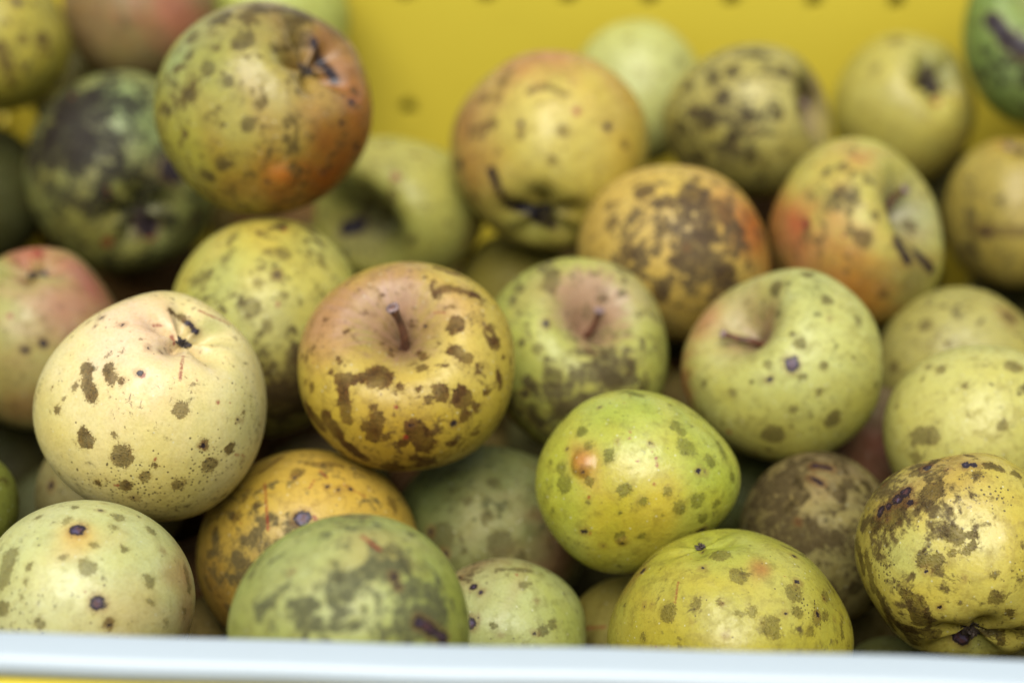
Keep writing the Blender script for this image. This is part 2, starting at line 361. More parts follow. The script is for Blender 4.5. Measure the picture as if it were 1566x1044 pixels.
CENT = {}
def build_apple(i, sp, label, group):
    rr = random.Random(100 + i); npr = np.random.default_rng(500 + i)
    x0, y0, x1, y1 = sp['box']; z = sp['z']; cxp, cyp = (x0 + x1) / 2, (y0 + y1) / 2
    Rpx = (x1 - x0 + y1 - y0) / 4; Rw = Rpx * z / F
    hero = sp.get('res', 1)
    nth, nph = {0: (40, 60), 1: (72, 108), 2: (150, 220)}[hero]
    v, TH, PH = apple_verts(nth, nph, sp, rr)
    ax = sp['ax']; axn = np.array(ax, float) / np.linalg.norm(ax)
    M = frame_from(axn, sp.get('spin', rr.uniform(0, 6.28)))
    vc = v @ M                                      # camera-aligned axes
    for (dx, dy, dz, w, amt) in sp.get('bulge', []):    # broad bulges and dents, unit-sphere direction in camera axes
        d = np.array([dx, dy, dz], float); d /= np.linalg.norm(d)
        un = vc / np.linalg.norm(vc, axis=1)[:, None]
        vc = vc * (1 + amt * np.exp(-(np.arccos(np.clip(un @ d, -1, 1)) / w) ** 2))[:, None]
    # make width and height agree with the apple in the photograph
    ctr = np.array([(cxp - CX) / F * z, -(cyp - CY) / F * z, -z]); sc = np.array([Rw, Rw, Rw])
    for _ in range(6):
        Pw = vc * sc + ctr
        X = CX + F * Pw[:, 0] / -Pw[:, 2]; Y = CY - F * Pw[:, 1] / -Pw[:, 2]
        bx = X.max() - X.min(); by = Y.max() - Y.min()
        sc[0] *= (x1 - x0) / bx; sc[1] *= (y1 - y0) / by; sc[2] = (sc[0] + sc[1]) / 2
        Pw = vc * sc + ctr
        X = CX + F * Pw[:, 0] / -Pw[:, 2]; Y = CY - F * Pw[:, 1] / -Pw[:, 2]
        ctr[0] -= ((X.max() + X.min()) / 2 - cxp) / F * z; ctr[1] += ((Y.max() + Y.min()) / 2 - cyp) / F * z
    cw = c2w(ctr)
    vw = (vc * sc)
    vl = vw[:, :1] * XA + vw[:, 1:2] * UP - vw[:, 2:] * FW         # local, metres
    if (nth, nph) not in FC: FC[(nth, nph)] = faces_for(nth, nph)
    fcs = FC[(nth, nph)]
    bvh = BVHTree.FromPolygons([Vector(p) for p in vl.tolist()], fcs) if hero or sp.get('marks') else None
    org = Vector(-cw)
    mm = z / F * 1000                               # millimetres per pixel here
    def hit(px, py):
        loc, nn, idx, dist = bvh.ray_cast(org, Vector(ray(px, py)).normalized())
        return None if loc is None else np.array(loc)
    # ---- real relief: pimples and knocks
    nrm = None
    for (px, py, rpx, amt) in sp.get('bump', []):
        p = hit(px, py)
        if p is None: continue
        d = np.linalg.norm(vl - p, axis=1) / (rpx * mm / 1000)
        prof = np.where(d < 1, (1 - d ** 2).clip(0) ** 0.8, 0)
        dirn = p / np.linalg.norm(p)
        vl = vl + dirn * (prof * amt * mm / 1000)[:, None]
    me = mesh_from('apple', vl, fcs)
    # ---- skin colour field
    n = len(vl); un = vl / np.linalg.norm(vl, axis=1)[:, None]
    dk = sp.get('dull', 1.0); c1, c2 = lin(sp['c'][0]) * dk, lin(sp['c'][1]) * dk  # dull darkens the skin, mostly painting in the shade of the gaps
    g = np.zeros(n)
    for q in range(5):
        k = npr.normal(size=3) * (1.3 + q * 0.6); g += np.sin(un @ k + npr.uniform(0, 6.28)) / (1 + q * .4)
    g = 1 / (1 + np.exp(-g * 1.3))
    col = c1 * (1 - g)[:, None] + c2 * g[:, None]
    for pt in sp.get('paint', []):
        px, py, rpx, cc, a = pt[:5]
        p = hit(px, py)
        if p is None:                                # just past the outline: take the nearest rim point
            dvec = np.array(ray(px, py)) * z - cw; p = dvec / np.linalg.norm(dvec) * Rw
        d = np.linalg.norm(vl - p, axis=1) / (rpx * mm / 1000)
        wob = 1 + 0.25 * np.sin(un @ (npr.normal(size=3) * 6)) + 0.15 * np.sin(un @ (npr.normal(size=3) * 11))
        w = a * np.exp(-(d * wob) ** 2)
        col = col * (1 - w)[:, None] + lin(cc) * w[:, None]
    cvw = np.exp(-(TH / 0.33) ** 2) * 0.6
    col = col * (1 - cvw)[:, None] + lin(sp.get('cavc', (135, 120, 60))) * cvw[:, None]
    if sp.get('stem'):
        pit = np.exp(-(TH / 0.10) ** 2)[:, None] * 0.8; col = col * (1 - pit) + lin((70, 48, 30)) * pit  # darkness of the stem hole painted into the skin colour
    # ---- marks: distance fields in millimetres (positive inside)
    sca = np.full(n, -9.0); wou = np.full(n, -9.0); red = np.full(n, -9.0)
    fm = np.zeros(n); ff = np.zeros(n); fr = np.zeros(n)
    def seg(px, py, qx, qy):
        m_ = max(2, int(math.hypot(qx - px, qy - py) / 3)); out = []
        for t in np.linspace(0, 1, m_):
            h_ = hit(px + (qx - px) * t, py + (qy - py) * t)
            if h_ is not None: out.append(h_)
        return out
    for mk in sp.get('marks', []):
        k = mk[0]
        if k in 'swr':
            pts = seg(*mk[1:5]) if len(mk) == 6 else [hit(mk[1], mk[2])]
            rad = mk[-1] * mm
            for p in pts:
                if p is None: continue
                dd = rad - np.linalg.norm(vl - p, axis=1) * 1000
                tgt = {'s': sca, 'w': wou, 'r': red}[k]
                np.maximum(tgt, dd, out=tgt)
        else:
            p = hit(mk[1], mk[2])
            if p is None:
                dvec = np.array(ray(mk[1], mk[2])) * z - cw; p = dvec / np.linalg.norm(dvec) * Rw
            d = np.linalg.norm(vl - p, axis=1) * 1000 / (mk[3] * mm)
            a = np.exp(-d ** 2) * mk[4]
            if k == 'm': fm += a
            elif k == 'f': ff += a
            elif k == 'u': fr += a
    for kind, cnt, lo, hi in sp.get('rnd', [('s', 26, 0.4, 2.4), ('r', 8, 0.2, 0.5), ('w', 3, 0.2, 0.6)]):
        tgt = {'s': sca, 'w': wou, 'r': red}[kind]
        for _ in range(cnt):
            dv = npr.normal(size=3); dv /= np.linalg.norm(dv)
            p = vl[np.argmax(un @ dv)]
            rad = lo + (hi - lo) * npr.uniform() ** 2.2
            np.maximum(tgt, rad - np.linalg.norm(vl - p, axis=1) * 1000, out=tgt)
    if 'rus' in sp: fr += sp['rus'][0] * np.exp(-(TH / sp['rus'][1]) ** 2)
    polar = np.stack([np.cos(PH) * 3.2, np.sin(PH) * 3.2, TH * 0.45], 1)
    def put(nm, typ, arr):
        at = me.attributes.new(nm, typ, 'POINT')
        at.data.foreach_set('color' if typ == 'FLOAT_COLOR' else 'vector', np.ascontiguousarray(arr, dtype=np.float32).ravel())
    put('skin', 'FLOAT_COLOR', np.concatenate([col * ALB * TINT, np.ones((n, 1))], 1))
    put('marks', 'FLOAT_VECTOR', np.stack([sca, wou, red], 1).clip(-9, 9))
    put('fields', 'FLOAT_VECTOR', np.stack([fm, ff, fr], 1)); put('polar', 'FLOAT_VECTOR', polar)
    o = link('apple', me, skin_mat(i, **{**({'spec': .12, 'gloss': .6} if sp.get('dull', 1) < .75 else {}), **sp.get('mat', {})}), loc=Vector(cw))
    tag(o, label, 'apple', group)
    axw = c2w(axn)
    if sp.get('stem'):
        sdir, L, sr = sp['stem']
        make_stem(o, vl[0], c2w(np.array(sdir, float)), L * Rw, sr, rr, axw)
    if sp.get('cal'):
        make_calyx(o, vl[-1] - axw * 0.0, -axw, sp['cal'] * Rw, rr)
    CENT[i] = (np.array(cw), float(sc.mean()))
    return o
ALB = 0.56; TINT = np.array([1.02, 1.005, 0.95])
# ------------------------------------------------------------------ the apples, one entry each
G = 'apples heaped in the crate'
def neg(v): return tuple(-q for q in v)
A = {}
A[1] = dict(box=(-35,764,299,1095), z=.602, res=2, ax=(.1,-.2,-1), c=((216,216,158),(204,208,140)), label='pale green apple, bottom left, with two round purple scars one above the other',
  paint=[(118,815,32,(214,168,70),.75),(285,880,40,(170,110,60),.7),(290,950,40,(165,110,70),.6),(200,950,60,(205,180,120),.5),(10,860,60,(180,190,120),.5)],
  marks=[('w',119,810,12),('w',150,921,11),('s',15,850,5,885,14),('s',5,930,12),('s',60,953,8),('s',10,790,60,775,5),('s',180,790,10),('s',232,812,9),('s',228,888,9),('s',133,868,13),('s',190,840,6),('s',284,870,290,900,7),('s',283,935,7),('s',145,832,5),('s',95,852,5),('w',154,780,2.5),('w',250,842,3),('f',40,940,45,1.1),('s',100,800,5),('s',60,790,5),('s',115,775,6),('s',172,805,5),('s',40,892,6),('s',165,955,9),('w',166,955,4),('m',0,850,50,.6)],
  rnd=[('s',33,.3,1.2),('w',6,.15,.35),('r',8,.15,.3)], mat=dict(film=.55,scabc=(124,116,62),scabo=.68,gloss=.38))
A[2] = dict(box=(50,445,408,797), z=.657, res=2, ax=neg((.43,.74,.50)), bas=(.27,.36), h=.95, c=((240,232,178),(236,222,150)), label='cream coloured apple with a dark puckered eye at its top right',
  paint=[(220,500,100,(244,204,174),.8),(150,560,50,(236,222,196),.5),(260,760,120,(204,184,84),.75),(380,640,60,(206,200,120),.6),(325,500,28,(186,186,110),.8),(230,590,60,(232,206,160),.4),(60,620,50,(210,196,120),.6)],
  marks=[('s',262,478,280,487,5),('w',287,494,301,508,5),('s',131,671,15),('s',187,697,18),('s',277,625,12),('s',130,560,136,590,8),('s',135,590,140,605,10),('s',165,565,172,580,9),('s',184,583,5),('s',128,488,112,494,6),('s',175,664,5),('s',321,710,12),('s',352,686,9),('s',273,740,9),('s',222,728,9),('s',150,738,6),('s',192,742,9),('s',115,590,6),('s',88,625,7),('s',372,632,5),('s',330,775,9),('s',300,790,7),('w',213,570,5),('r',218,574,4),('r',235,498,246,497,2),('r',263,515,266,525,3),('r',280,545,275,580,2),('r',305,475,350,495,2),('w',155,486,3),('w',187,497,2),('w',226,531,2),('s',313,680,8),('w',310,681,4),('r',333,615,3),('r',238,702,3),('r',180,742,3),('r',360,695,375,697,2),
    ('f',200,745,60,1.0),('f',320,700,36,1.2),('f',385,620,45,1.0),('f',365,720,45,.8),('f',270,770,80,.7),('f',130,470,50,.5),('f',90,590,40,.4),('f',120,730,40,.5),('s',238,712,5),('w',248,540,2.5),('w',205,760,4),('m',300,790,60,.4)],
  rnd=[('s',24,.2,.7),('w',14,.12,.3),('r',10,.15,.35)], mat=dict(film=.3,scabc=(112,88,46),scabo=.9,gloss=.38,fly=-.30), cal=.075)
A[3] = dict(box=(300,687,642,1010), z=.685, res=2, ax=(-.2,-.5,-.9), c=((208,178,72),(196,164,66)), label='orange yellow apple with a diamond shaped purple grey scar, behind the blurred green one',
  paint=[(330,900,70,(150,110,50),.7),(520,720,70,(216,180,78),.6),(400,860,60,(160,140,70),.6),(450,820,50,(190,170,110),.5)],
  marks=[('w',462,792,13),('w',450,730,3.5),('w',518,748,3.5),('w',535,748,3.5),('w',500,744,2.5),('r',405,740,410,810,1.8),('r',490,720,500,730,2),('r',480,735,474,745,1.8),('r',525,740,560,760,1.2),('r',480,790,485,798,3),('s',430,700,400,720,5),('s',470,708,520,712,6),('s',560,712,585,725,7),('s',455,722,10),('m',400,840,70,.9),('m',340,880,70,.8),('s',600,770,12),('f',590,760,30,.9),('s',360,790,10),('m',480,705,60,.5)],
  rnd=[('s',36,.3,1.3),('w',6,.15,.4),('r',12,.15,.4)], mat=dict(scabc=(116,92,50),scabo=.7,mottc=(122,108,66),mott=.15))
A[4] = dict(box=(347,785,718,1150), z=.556, res=2, ax=(.15,-.8,-.5), c=((158,168,84),(166,172,96)), label='big blurred green apple with grey smudges, closest to the camera behind the white rim',
  paint=[(560,835,60,(176,150,90),.6),(440,800,70,(140,160,70),.6),(500,900,100,(190,196,130),.5),(690,900,60,(150,160,60),.6),(420,900,60,(160,160,100),.5)],
  marks=[('m',480,930,70,1.1),('m',660,950,70,1.5),('m',560,920,60,.7),('m',620,870,60,.8),('m',560,800,60,.8),('m',400,940,60,.7),('m',450,820,60,.6),('w',602,880,606,895,4),('w',640,950,680,975,9),('w',510,787,560,790,4),('r',555,820,580,840,3),('s',600,840,12),('s',620,865,12),('s',395,860,10)],
  rnd=[('s',33,.5,2.2),('w',4,.2,.5)], mat=dict(scabc=(104,104,72),scabo=.7,mottc=(112,112,74),mott=-.1,mscale=.11), bulge=[(-.75,.65,.2,.6,-.05)])
A[5] = dict(box=(645,852,897,1105), z=.661, res=2, ax=(.3,-.6,-.7), c=((186,194,130),(180,188,116)), label='small pale green apple low beside the blurred green one, brownish on top',
  paint=[(730,862,60,(150,120,84),.8),(680,900,50,(170,150,110),.5),(880,960,50,(176,186,80),.6)],
  marks=[('w',720,952,9),('w',725,897,6),('w',702,883,3.5),('s',800,895,6),('s',830,962,9),('s',845,955,7),('s',755,957,5),('s',760,870,810,872,4),('s',700,870,720,862,5),('w',818,968,2.5),('w',735,905,3),('r',790,878,2),('m',720,865,60,.8)],
  rnd=[('s',39,.25,1.0),('w',14,.12,.3)], mat=dict(scabc=(104,96,62),scabo=.65,mottc=(120,104,66)))
A[6] = dict(box=(455,400,788,720), z=.685, res=2, ax=(-.10,.50,.86), cav=(.37,.38), h=.90, c=((206,188,78),(198,176,64)), cavc=(120,86,76), label='flat yellow apple with a tall brown stalk in a russet hollow, middle of the heap',
  paint=[(510,470,70,(168,116,84),.75),(600,430,60,(172,128,96),.7),(640,550,55,(222,204,112),.6),(700,470,50,(196,150,100),.6),(700,540,40,(218,196,110),.5),(490,520,40,(176,128,86),.6),(560,515,26,(184,180,84),.8),(610,690,110,(180,132,30),.6),(640,535,24,(190,184,80),.6)],
  marks=[('s',580,575,22),('s',520,580,540,580,9),('s',525,590,530,640,9),('s',555,577,9),('s',478,592,7),('s',500,640,515,660,14),('s',475,630,490,650,12),('s',530,680,555,700,11),('s',575,640,570,665,12),('s',590,668,8),('s',635,655,650,680,16),('s',618,678,8),('s',675,600,14),('s',707,607,17),('s',728,621,8),('s',710,637,9),('s',697,497,15),('s',757,525,12),('s',690,535,715,548,9),('s',645,562,9),('s',640,540,650,548,6),('s',655,610,6),('s',640,595,5),('s',668,448,685,440,7),('s',690,440,730,452,6),('s',670,410,700,420,8),('s',570,622,6),('s',762,570,766,590,6),('s',745,600,6),('s',690,678,6),('s',630,700,660,703,7),('s',560,655,8),('s',520,615,7),('s',610,590,6),('s',735,560,5),('s',770,545,4),('s',600,715,20),
    ('w',695,647,5),('r',605,622,3),('w',598,535,3),('w',612,535,2.5),('w',612,483,2),('w',650,500,2.5),('r',665,478,680,478,1.5),('r',620,668,4),('w',628,650,4),
    ('u',510,470,70,.35),('u',610,425,60,.30),('u',700,470,45,.15),('f',640,520,30,.5),('m',480,660,60,.7),('m',640,690,80,.5),('m',720,620,40,.4)],
  rus=(.62,.50), rnd=[('s',51,.3,1.3),('w',10,.12,.3),('r',6,.15,.3)], mat=dict(scabc=(104,72,36),scabo=.95,mottc=(120,88,44),mott=.25,mscale=.14),
  stem=((-.16,.66,.62), .50, .0016))
A[7] = dict(box=(818,596,1133,877), z=.664, res=2, ax=(-.85,-.05,-.55), cav=(.2,.3), bas=(.0,.3), taper=.14, h=1.02, c=((192,192,84),(184,188,80)), label='lime green apple with an orange wart on its left cheek, tapering to the right',
  paint=[(960,640,80,(160,178,64),.8),(1000,690,60,(206,206,110),.7),(1090,720,60,(160,180,60),.7),(960,800,80,(196,176,40),.7),(894,707,24,(196,124,60),.98),(850,760,60,(170,180,50),.5),(1010,770,50,(214,190,70),.6),(905,740,30,(206,180,70),.5)],
  bulge=[(-.45,.85,.2,.55,.05),(.75,.65,.2,.5,-.06),(-.3,-.95,.1,.5,.04)], bump=[(892,708,21,9),(952,826,7,4)],
  marks=[('s',862,740,13),('s',865,638,10),('s',912,603,925,600,8),('s',890,660,9),('s',960,600,980,605,7),('s',1050,682,14),('s',1067,765,11),('s',1086,705,8),('s',1096,770,7),('s',1038,775,10),('s',955,748,10),('s',931,695,9),('s',900,735,7),('s',1075,792,9),('s',900,683,8),('s',1040,660,8),('s',858,715,8),('s',948,820,8),('s',1120,730,7),('s',980,820,6),('s',985,765,7),('s',1020,750,6),('s',1100,680,1110,700,5),('s',1032,650,9),
    ('w',895,720,5),('w',952,827,5),('w',996,678,3),('w',1068,720,4),('w',1078,723,2.5),('w',896,812,3),('w',1072,812,8),('w',890,812,2.5),('r',1003,700,1005,712,2),('r',963,670,2),('r',975,705,2),('r',1000,740,2),('r',901,760,2.5),('r',964,660,2),('r',903,815,2),('m',900,850,60,.6),('m',1080,800,40,.5)],
  rnd=[('s',21,.3,1.2),('w',12,.12,.25),('r',14,.12,.28)], mat=dict(scabc=(116,122,52),scabo=.66,gloss=.33,mottc=(120,110,56)))
A[8] = dict(box=(928,808,1306,1130), z=.632, res=2, ax=neg((-.28,.93,.2)), bas=(.10,.3), c=((190,180,66),(180,178,70)), label='wide yellow green apple against the white rim with a dark nub on its crown',
  paint=[(1100,830,90,(162,172,60),.7),(1180,900,70,(198,192,104),.6),(1000,960,90,(196,176,60),.5),(1250,900,50,(180,176,80),.5),(960,880,40,(170,130,60),.6),(1165,870,14,(170,100,50),.7)],
  marks=[('s',1100,848,15),('s',1130,880,14),('s',1180,960,16),('s',1022,937,13),('s',1215,905,15),('s',1250,945,12),('s',1262,940,8),('s',1220,935,9),('s',1262,910,10),('s',1240,965,8),('w',982,873,6),('s',965,880,1000,850,6),('w',1220,890,4),('w',1215,850,4),('w',1250,940,3),('s',1265,890,1275,905,4),('s',1286,940,1288,975,4),('s',1300,955,5),('s',1150,935,9),('s',1230,850,1200,835,6),('s',1065,922,6),('s',1100,920,5),('s',985,972,5),('r',1037,890,1032,920,1.5),('w',1075,868,3),('f',1240,920,26,1.2),('f',1060,815,30,.7),('w',1110,970,2),('w',985,925,2)],
  rnd=[('s',39,.25,1.1),('w',26,.12,.28),('r',8,.12,.3)], mat=dict(scabc=(122,112,58),scabo=.66,gloss=.37), cal=.055)
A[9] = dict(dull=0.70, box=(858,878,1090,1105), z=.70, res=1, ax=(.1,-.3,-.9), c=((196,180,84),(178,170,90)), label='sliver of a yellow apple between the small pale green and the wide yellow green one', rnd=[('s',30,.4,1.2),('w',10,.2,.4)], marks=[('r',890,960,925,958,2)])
A[10] = dict(box=(1307,692,1640,1008), z=.632, res=2, ax=neg((0,-.85,.52)), bas=(.28,.40), ribs=.035, c=((206,194,92),(196,182,78)), label='large yellow apple, bottom right, dark eye facing down and purple scars on top',
  paint=[(1340,760,60,(150,130,64),.7),(1450,700,80,(168,130,60),.6),(1450,740,50,(190,160,84),.5),(1480,840,80,(216,206,110),.5),(1380,850,30,(186,190,112),.7),(1500,985,50,(170,180,110),.6),(1560,800,60,(196,176,60),.5)],
  marks=[('w',1372,764,11),('w',1386,752,10),('w',1347,782,9),('w',1360,774,7),('w',1418,715,8),('w',1478,711,8),('w',1490,711,6),('w',1392,768,6),('s',1370,775,24),('s',1340,800,14),('s',1425,752,18),('s',1412,770,12),('s',1375,790,1360,800,12),('s',1495,726,7),('s',1510,712,1530,716,7),('s',1555,725,8),('s',1450,815,1465,820,13),('s',1487,819,7),('s',1412,855,12),('s',1430,858,12),('w',1416,872,3.5),('s',1523,914,11),('s',1520,877,6),('s',1400,920,1410,950,15),('s',1385,960,1430,970,10),('s',1385,905,9),('s',1325,850,1335,900,8),('s',1340,900,1365,960,7),('s',1355,935,1400,985,7),('s',1500,965,1530,968,6),('s',1560,960,10),('s',1395,725,1430,705,8),('s',1350,740,1380,715,7),('s',1310,830,1320,870,9),('s',1455,845,6),('s',1475,845,1490,830,4),('s',1530,980,8),('s',1545,935,8),
    ('f',1350,870,36,1.3),('f',1420,845,22,1.1),('f',1525,760,30,1.0),('f',1480,750,50,.7),('f',1490,950,40,.9),('f',1560,880,30,.9),('w',1437,928,2.5),('w',1470,973,16),('m',1400,950,60,.7),('m',1350,770,70,1.0),('m',1460,790,60,.5),('m',1450,700,80,.6)],
  rnd=[('s',33,.3,1.3),('w',18,.12,.3)], mat=dict(scabc=(92,76,42),scabo=.82,mottc=(116,98,54),mott=.25,mscale=.13,gloss=.36), cal=.13)
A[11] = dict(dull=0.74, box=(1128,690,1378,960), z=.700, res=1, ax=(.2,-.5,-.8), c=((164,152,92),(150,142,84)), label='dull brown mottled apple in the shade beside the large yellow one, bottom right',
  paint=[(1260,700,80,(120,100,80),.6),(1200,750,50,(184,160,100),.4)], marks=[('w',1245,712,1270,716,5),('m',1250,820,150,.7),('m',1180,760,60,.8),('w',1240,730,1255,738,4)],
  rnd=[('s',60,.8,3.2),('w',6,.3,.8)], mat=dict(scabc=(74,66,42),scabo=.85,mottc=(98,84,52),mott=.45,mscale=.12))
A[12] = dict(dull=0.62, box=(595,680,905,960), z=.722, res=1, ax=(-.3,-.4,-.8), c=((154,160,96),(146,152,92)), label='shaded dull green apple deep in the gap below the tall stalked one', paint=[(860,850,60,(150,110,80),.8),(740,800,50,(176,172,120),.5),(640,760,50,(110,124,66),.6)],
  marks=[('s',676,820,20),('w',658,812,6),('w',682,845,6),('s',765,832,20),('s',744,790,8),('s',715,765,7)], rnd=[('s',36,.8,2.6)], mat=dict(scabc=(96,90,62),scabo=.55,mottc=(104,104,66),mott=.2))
A[13] = dict(box=(738,393,1022,692), z=.742, res=2, ax=(.22,.52,.80), cav=(.36,.34), c=((184,186,82),(172,178,86)), cavc=(140,116,96), label='green yellow apple with a short grey stalk, directly right of the tall stalked one',
  paint=[(850,440,50,(170,130,96),.5),(960,440,50,(168,140,116),.6),(930,560,70,(170,158,84),.6),(760,650,80,(150,104,50),.7),(820,520,60,(196,200,96),.5),(940,420,60,(196,188,110),.5)],
  marks=[('s',790,440,10),('s',795,443,8),('s',845,420,840,440,12),('w',835,495,6),('s',845,577,15),('s',815,590,12),('w',802,602,6),('s',905,540,10),('s',920,550,940,580,16),('s',960,560,14),('s',985,590,12),('s',860,630,18),('s',820,640,12),('m',950,580,70,1.0),('m',850,640,70,.9),('m',800,430,50,.5),('w',905,537,4),('u',900,440,60,.5)],
  rus=(.8,.5), rnd=[('s',42,.6,2.4),('w',5,.2,.5)], mat=dict(scabc=(100,88,58),scabo=.66,mottc=(120,108,68),mott=.3), stem=((.35,.62,.5),.36,.0014))
A[14] = dict(box=(883,252,1178,522), z=.786, res=1, ax=(-.1,-.6,-.7), c=((208,180,92),(202,168,76)), label='yellow apple smothered in grey brown russet, its right edge orange, right of centre',
  paint=[(1150,340,60,(176,86,30),.85),(1040,270,50,(214,188,84),.7),(960,400,60,(212,180,90),.5)],
  marks=[('s',985,292,17),('s',1060,300,24),('s',1100,320,22),('s',1080,350,20),('s',1020,310,12),('s',960,385,14),('s',935,340,12),('m',1080,350,90,1.2),('m',950,380,70,.7),('s',1110,420,18),('s',1010,450,12),('w',1165,360,6),('w',1050,378,3),('s',1030,400,9),('m',1080,430,70,.7)],
  rnd=[('s',66,.6,2.6),('w',12,.3,.9)], mat=dict(scabc=(98,80,62),scabo=.78,mottc=(110,92,64),mott=.15,mscale=.13))
A[15] = dict(box=(1042,410,1350,708), z=.722, res=2, ax=(-.60,.52,.60), cav=(.38,.36), c=((200,198,118),(192,192,100)), cavc=(150,110,88), label='pale green apple with a reddish left edge, a thin stalk and one round purple spot',
  paint=[(1048,600,50,(170,70,50),.9),(1070,480,40,(180,90,70),.7),(1140,460,40,(170,140,110),.5),(1180,490,24,(196,140,90),.6),(1230,440,70,(160,170,90),.5),(1230,560,80,(206,212,136),.6),(1180,670,90,(170,160,66),.6),(1320,620,60,(176,170,70),.6)],
  marks=[('w',1211,556,11),('s',1183,664,17),('s',1274,640,14),('s',1186,440,12),('s',1264,458,10),('s',1223,525,8),('s',1172,555,1176,560,5),('w',1177,580,4),('s',1228,576,5),('s',1215,625,7),('s',1190,480,7),('s',1235,420,9),('s',1313,490,8),('s',1290,430,8),('s',1340,590,6),('s',1260,560,6),('s',1120,600,6),('r',1115,660,4),('s',1330,640,10),('m',1220,435,60,.5),('m',1330,660,50,.5)],
  rus=(.6,.42), rnd=[('s',39,.4,1.5),('w',8,.15,.4)], mat=dict(scabc=(104,92,56),scabo=.7,mottc=(120,116,70)), stem=((-.93,.26,.3),.46,.0012))
A[16] = dict(box=(1175,210,1443,500), z=.795, res=1, ax=(.66,.36,.62), cav=(.40,.38), ribs=.05, c=((190,188,88),(194,180,84)), cavc=(150,148,124), label='yellow and orange apple with a dark slanting stalk in a deep open hollow',
  paint=[(1300,450,90,(190,120,40),.85),(1188,320,60,(176,70,50),.8),(1230,400,60,(190,130,80),.6),(1215,345,30,(190,60,60),.7),(1310,240,40,(190,110,70),.5),(1230,250,60,(190,190,80),.5),(1400,330,50,(150,156,110),.7),(1200,380,40,(190,140,90),.5),(1400,420,50,(120,110,70),.7)],
  marks=[('w',1372,368,1388,398,9),('w',1400,385,1425,412,8),('m',1300,300,80,.8),('m',1250,400,60,.6),('s',1390,345,12),('s',1240,300,8),('s',1265,320,6),('s',1320,365,14),('r',1232,342,9),('w',1232,342,4),('r',1300,240,1320,245,3),('s',1290,255,10),('s',1285,290,8),('s',1340,330,8),('r',1290,360,4),('s',1350,450,9)],
  rus=(.35,.4), rnd=[('s',39,.6,1.8),('r',8,.4,1.0)], mat=dict(heart=0.0,scabc=(104,88,62),scabo=.75), stem=((.55,.72,.35),.42,.0014))
A[17] = dict(box=(1350,527,1650,800), z=.698, res=1, ax=(.4,-.4,-.8), c=((204,204,128),(200,194,104)), label='pale green apple at the right edge with a square brown patch',
  marks=[('s',1402,668,1425,665,13),('s',1440,565,8),('s',1535,650,8),('s',1420,560,6),('s',1550,560,14),('s',1400,700,9),('s',1372,620,6),('m',1540,600,40,.6)], rnd=[('s',36,.5,1.6)], mat=dict(scabc=(128,116,74),scabo=.7))
A[18] = dict(box=(1335,438,1610,690), z=.778, res=1, ax=(.1,-.6,-.8), c=((178,172,96),(168,160,80)), label='olive yellow apple showing only its crown above the pale green one at the right edge', paint=[(1543,480,24,(150,110,60),.7)],
  marks=[('s',1366,562,10),('s',1415,497,10),('s',1543,485,12)], rnd=[('s',30,.6,1.6)], mat=dict(scabc=(112,98,62),scabo=.7,mott=.15))
A[19] = dict(box=(1443,212,1670,440), z=.876, res=1, ax=neg((-.05,.88,.42)), bas=(.18,.3), c=((188,170,84),(176,158,72)), label='straw yellow apple cut by the right edge, small eye on top, brown band', paint=[(1540,225,30,(190,150,70),.7)],
  marks=[('w',1545,222,8),('s',1490,350,1566,355,8),('w',1510,357,7),('m',1500,360,60,.8)], rnd=[('s',24,.5,1.4)], mat=dict(scabc=(112,88,60),scabo=.6,mott=.1), cal=.10)
A[20] = dict(box=(1472,-80,1700,192), z=.890, res=1, ax=(-.1,.5,.8), cav=(.3,.5), c=((122,150,54),(136,160,84)), label='vivid green apple with dark creases in the top right corner',
  paint=[(1500,140,40,(130,150,60),.5),(1550,120,30,(150,170,110),.6)], marks=[('w',1515,30,1530,45,12),('w',1540,60,1566,75,14),('s',1500,115,14),('m',1550,90,50,1.0)], rnd=[('s',30,.8,2.2)], mat=dict(heart=0.0,scabc=(70,70,44),scabo=.75,mottc=(70,62,50),mott=.3))
A[21] = dict(box=(1272,50,1492,285), z=.928, res=1, ax=neg((.35,.34,.86)), bas=(.32,.30), c=((194,184,92),(186,176,80)), label='smooth yellow apple with a deep blue black eye, by the yellow wall at the right',
  paint=[(1415,110,34,(130,140,90),.8),(1470,230,60,(180,150,60),.5)], marks=[('w',1412,118,1422,138,16),('r',1430,158,8),('s',1370,62,12),('s',1340,105,8),('w',1400,125,8)], rnd=[('s',9,.4,1.0)], mat=dict(heart=0.0,scabc=(120,110,70),scabo=.6), cal=.12)
A[22] = dict(box=(1013,67,1272,305), z=.871, res=1, ax=(.88,.12,.42), cav=(.4,.4), c=((180,170,88),(170,158,80)), cavc=(150,124,110), label='khaki apple covered in dark blotches, its stalk end turned right, near the back wall',
  paint=[(1170,180,40,(208,200,120),.7),(1250,120,40,(140,115,90),.6)], marks=[('s',1155,82,14),('s',1080,185,16),('s',1105,150,14),('s',1140,175,12),('s',1050,130,12),('s',1040,195,12),('s',1120,110,12),('s',1090,120,10),('s',1200,110,14),('s',1190,175,10),('s',1070,240,14),('s',1150,240,12),('s',1220,120,1240,150,9),('s',1120,210,10),('m',1100,170,120,.9)],
  rus=(.6,.5), rnd=[('s',70,.5,2.4),('w',14,.4,1.0)], mat=dict(scabc=(74,62,48),scabo=.8,mottc=(98,86,56),mott=.1,mscale=.13), stem=((.8,.45,.4),.34,.0015))
A[23] = dict(box=(870,30,1078,255), z=.931, res=1, ax=(.2,-.4,-.9), c=((194,198,122),(198,200,116)), label='pale green unblemished apple standing highest against the yellow back wall', marks=[('s',960,60,7),('s',1040,95,12)], rnd=[('s',9,.4,1.0)], mat=dict(scabc=(120,120,84),scabo=.4))
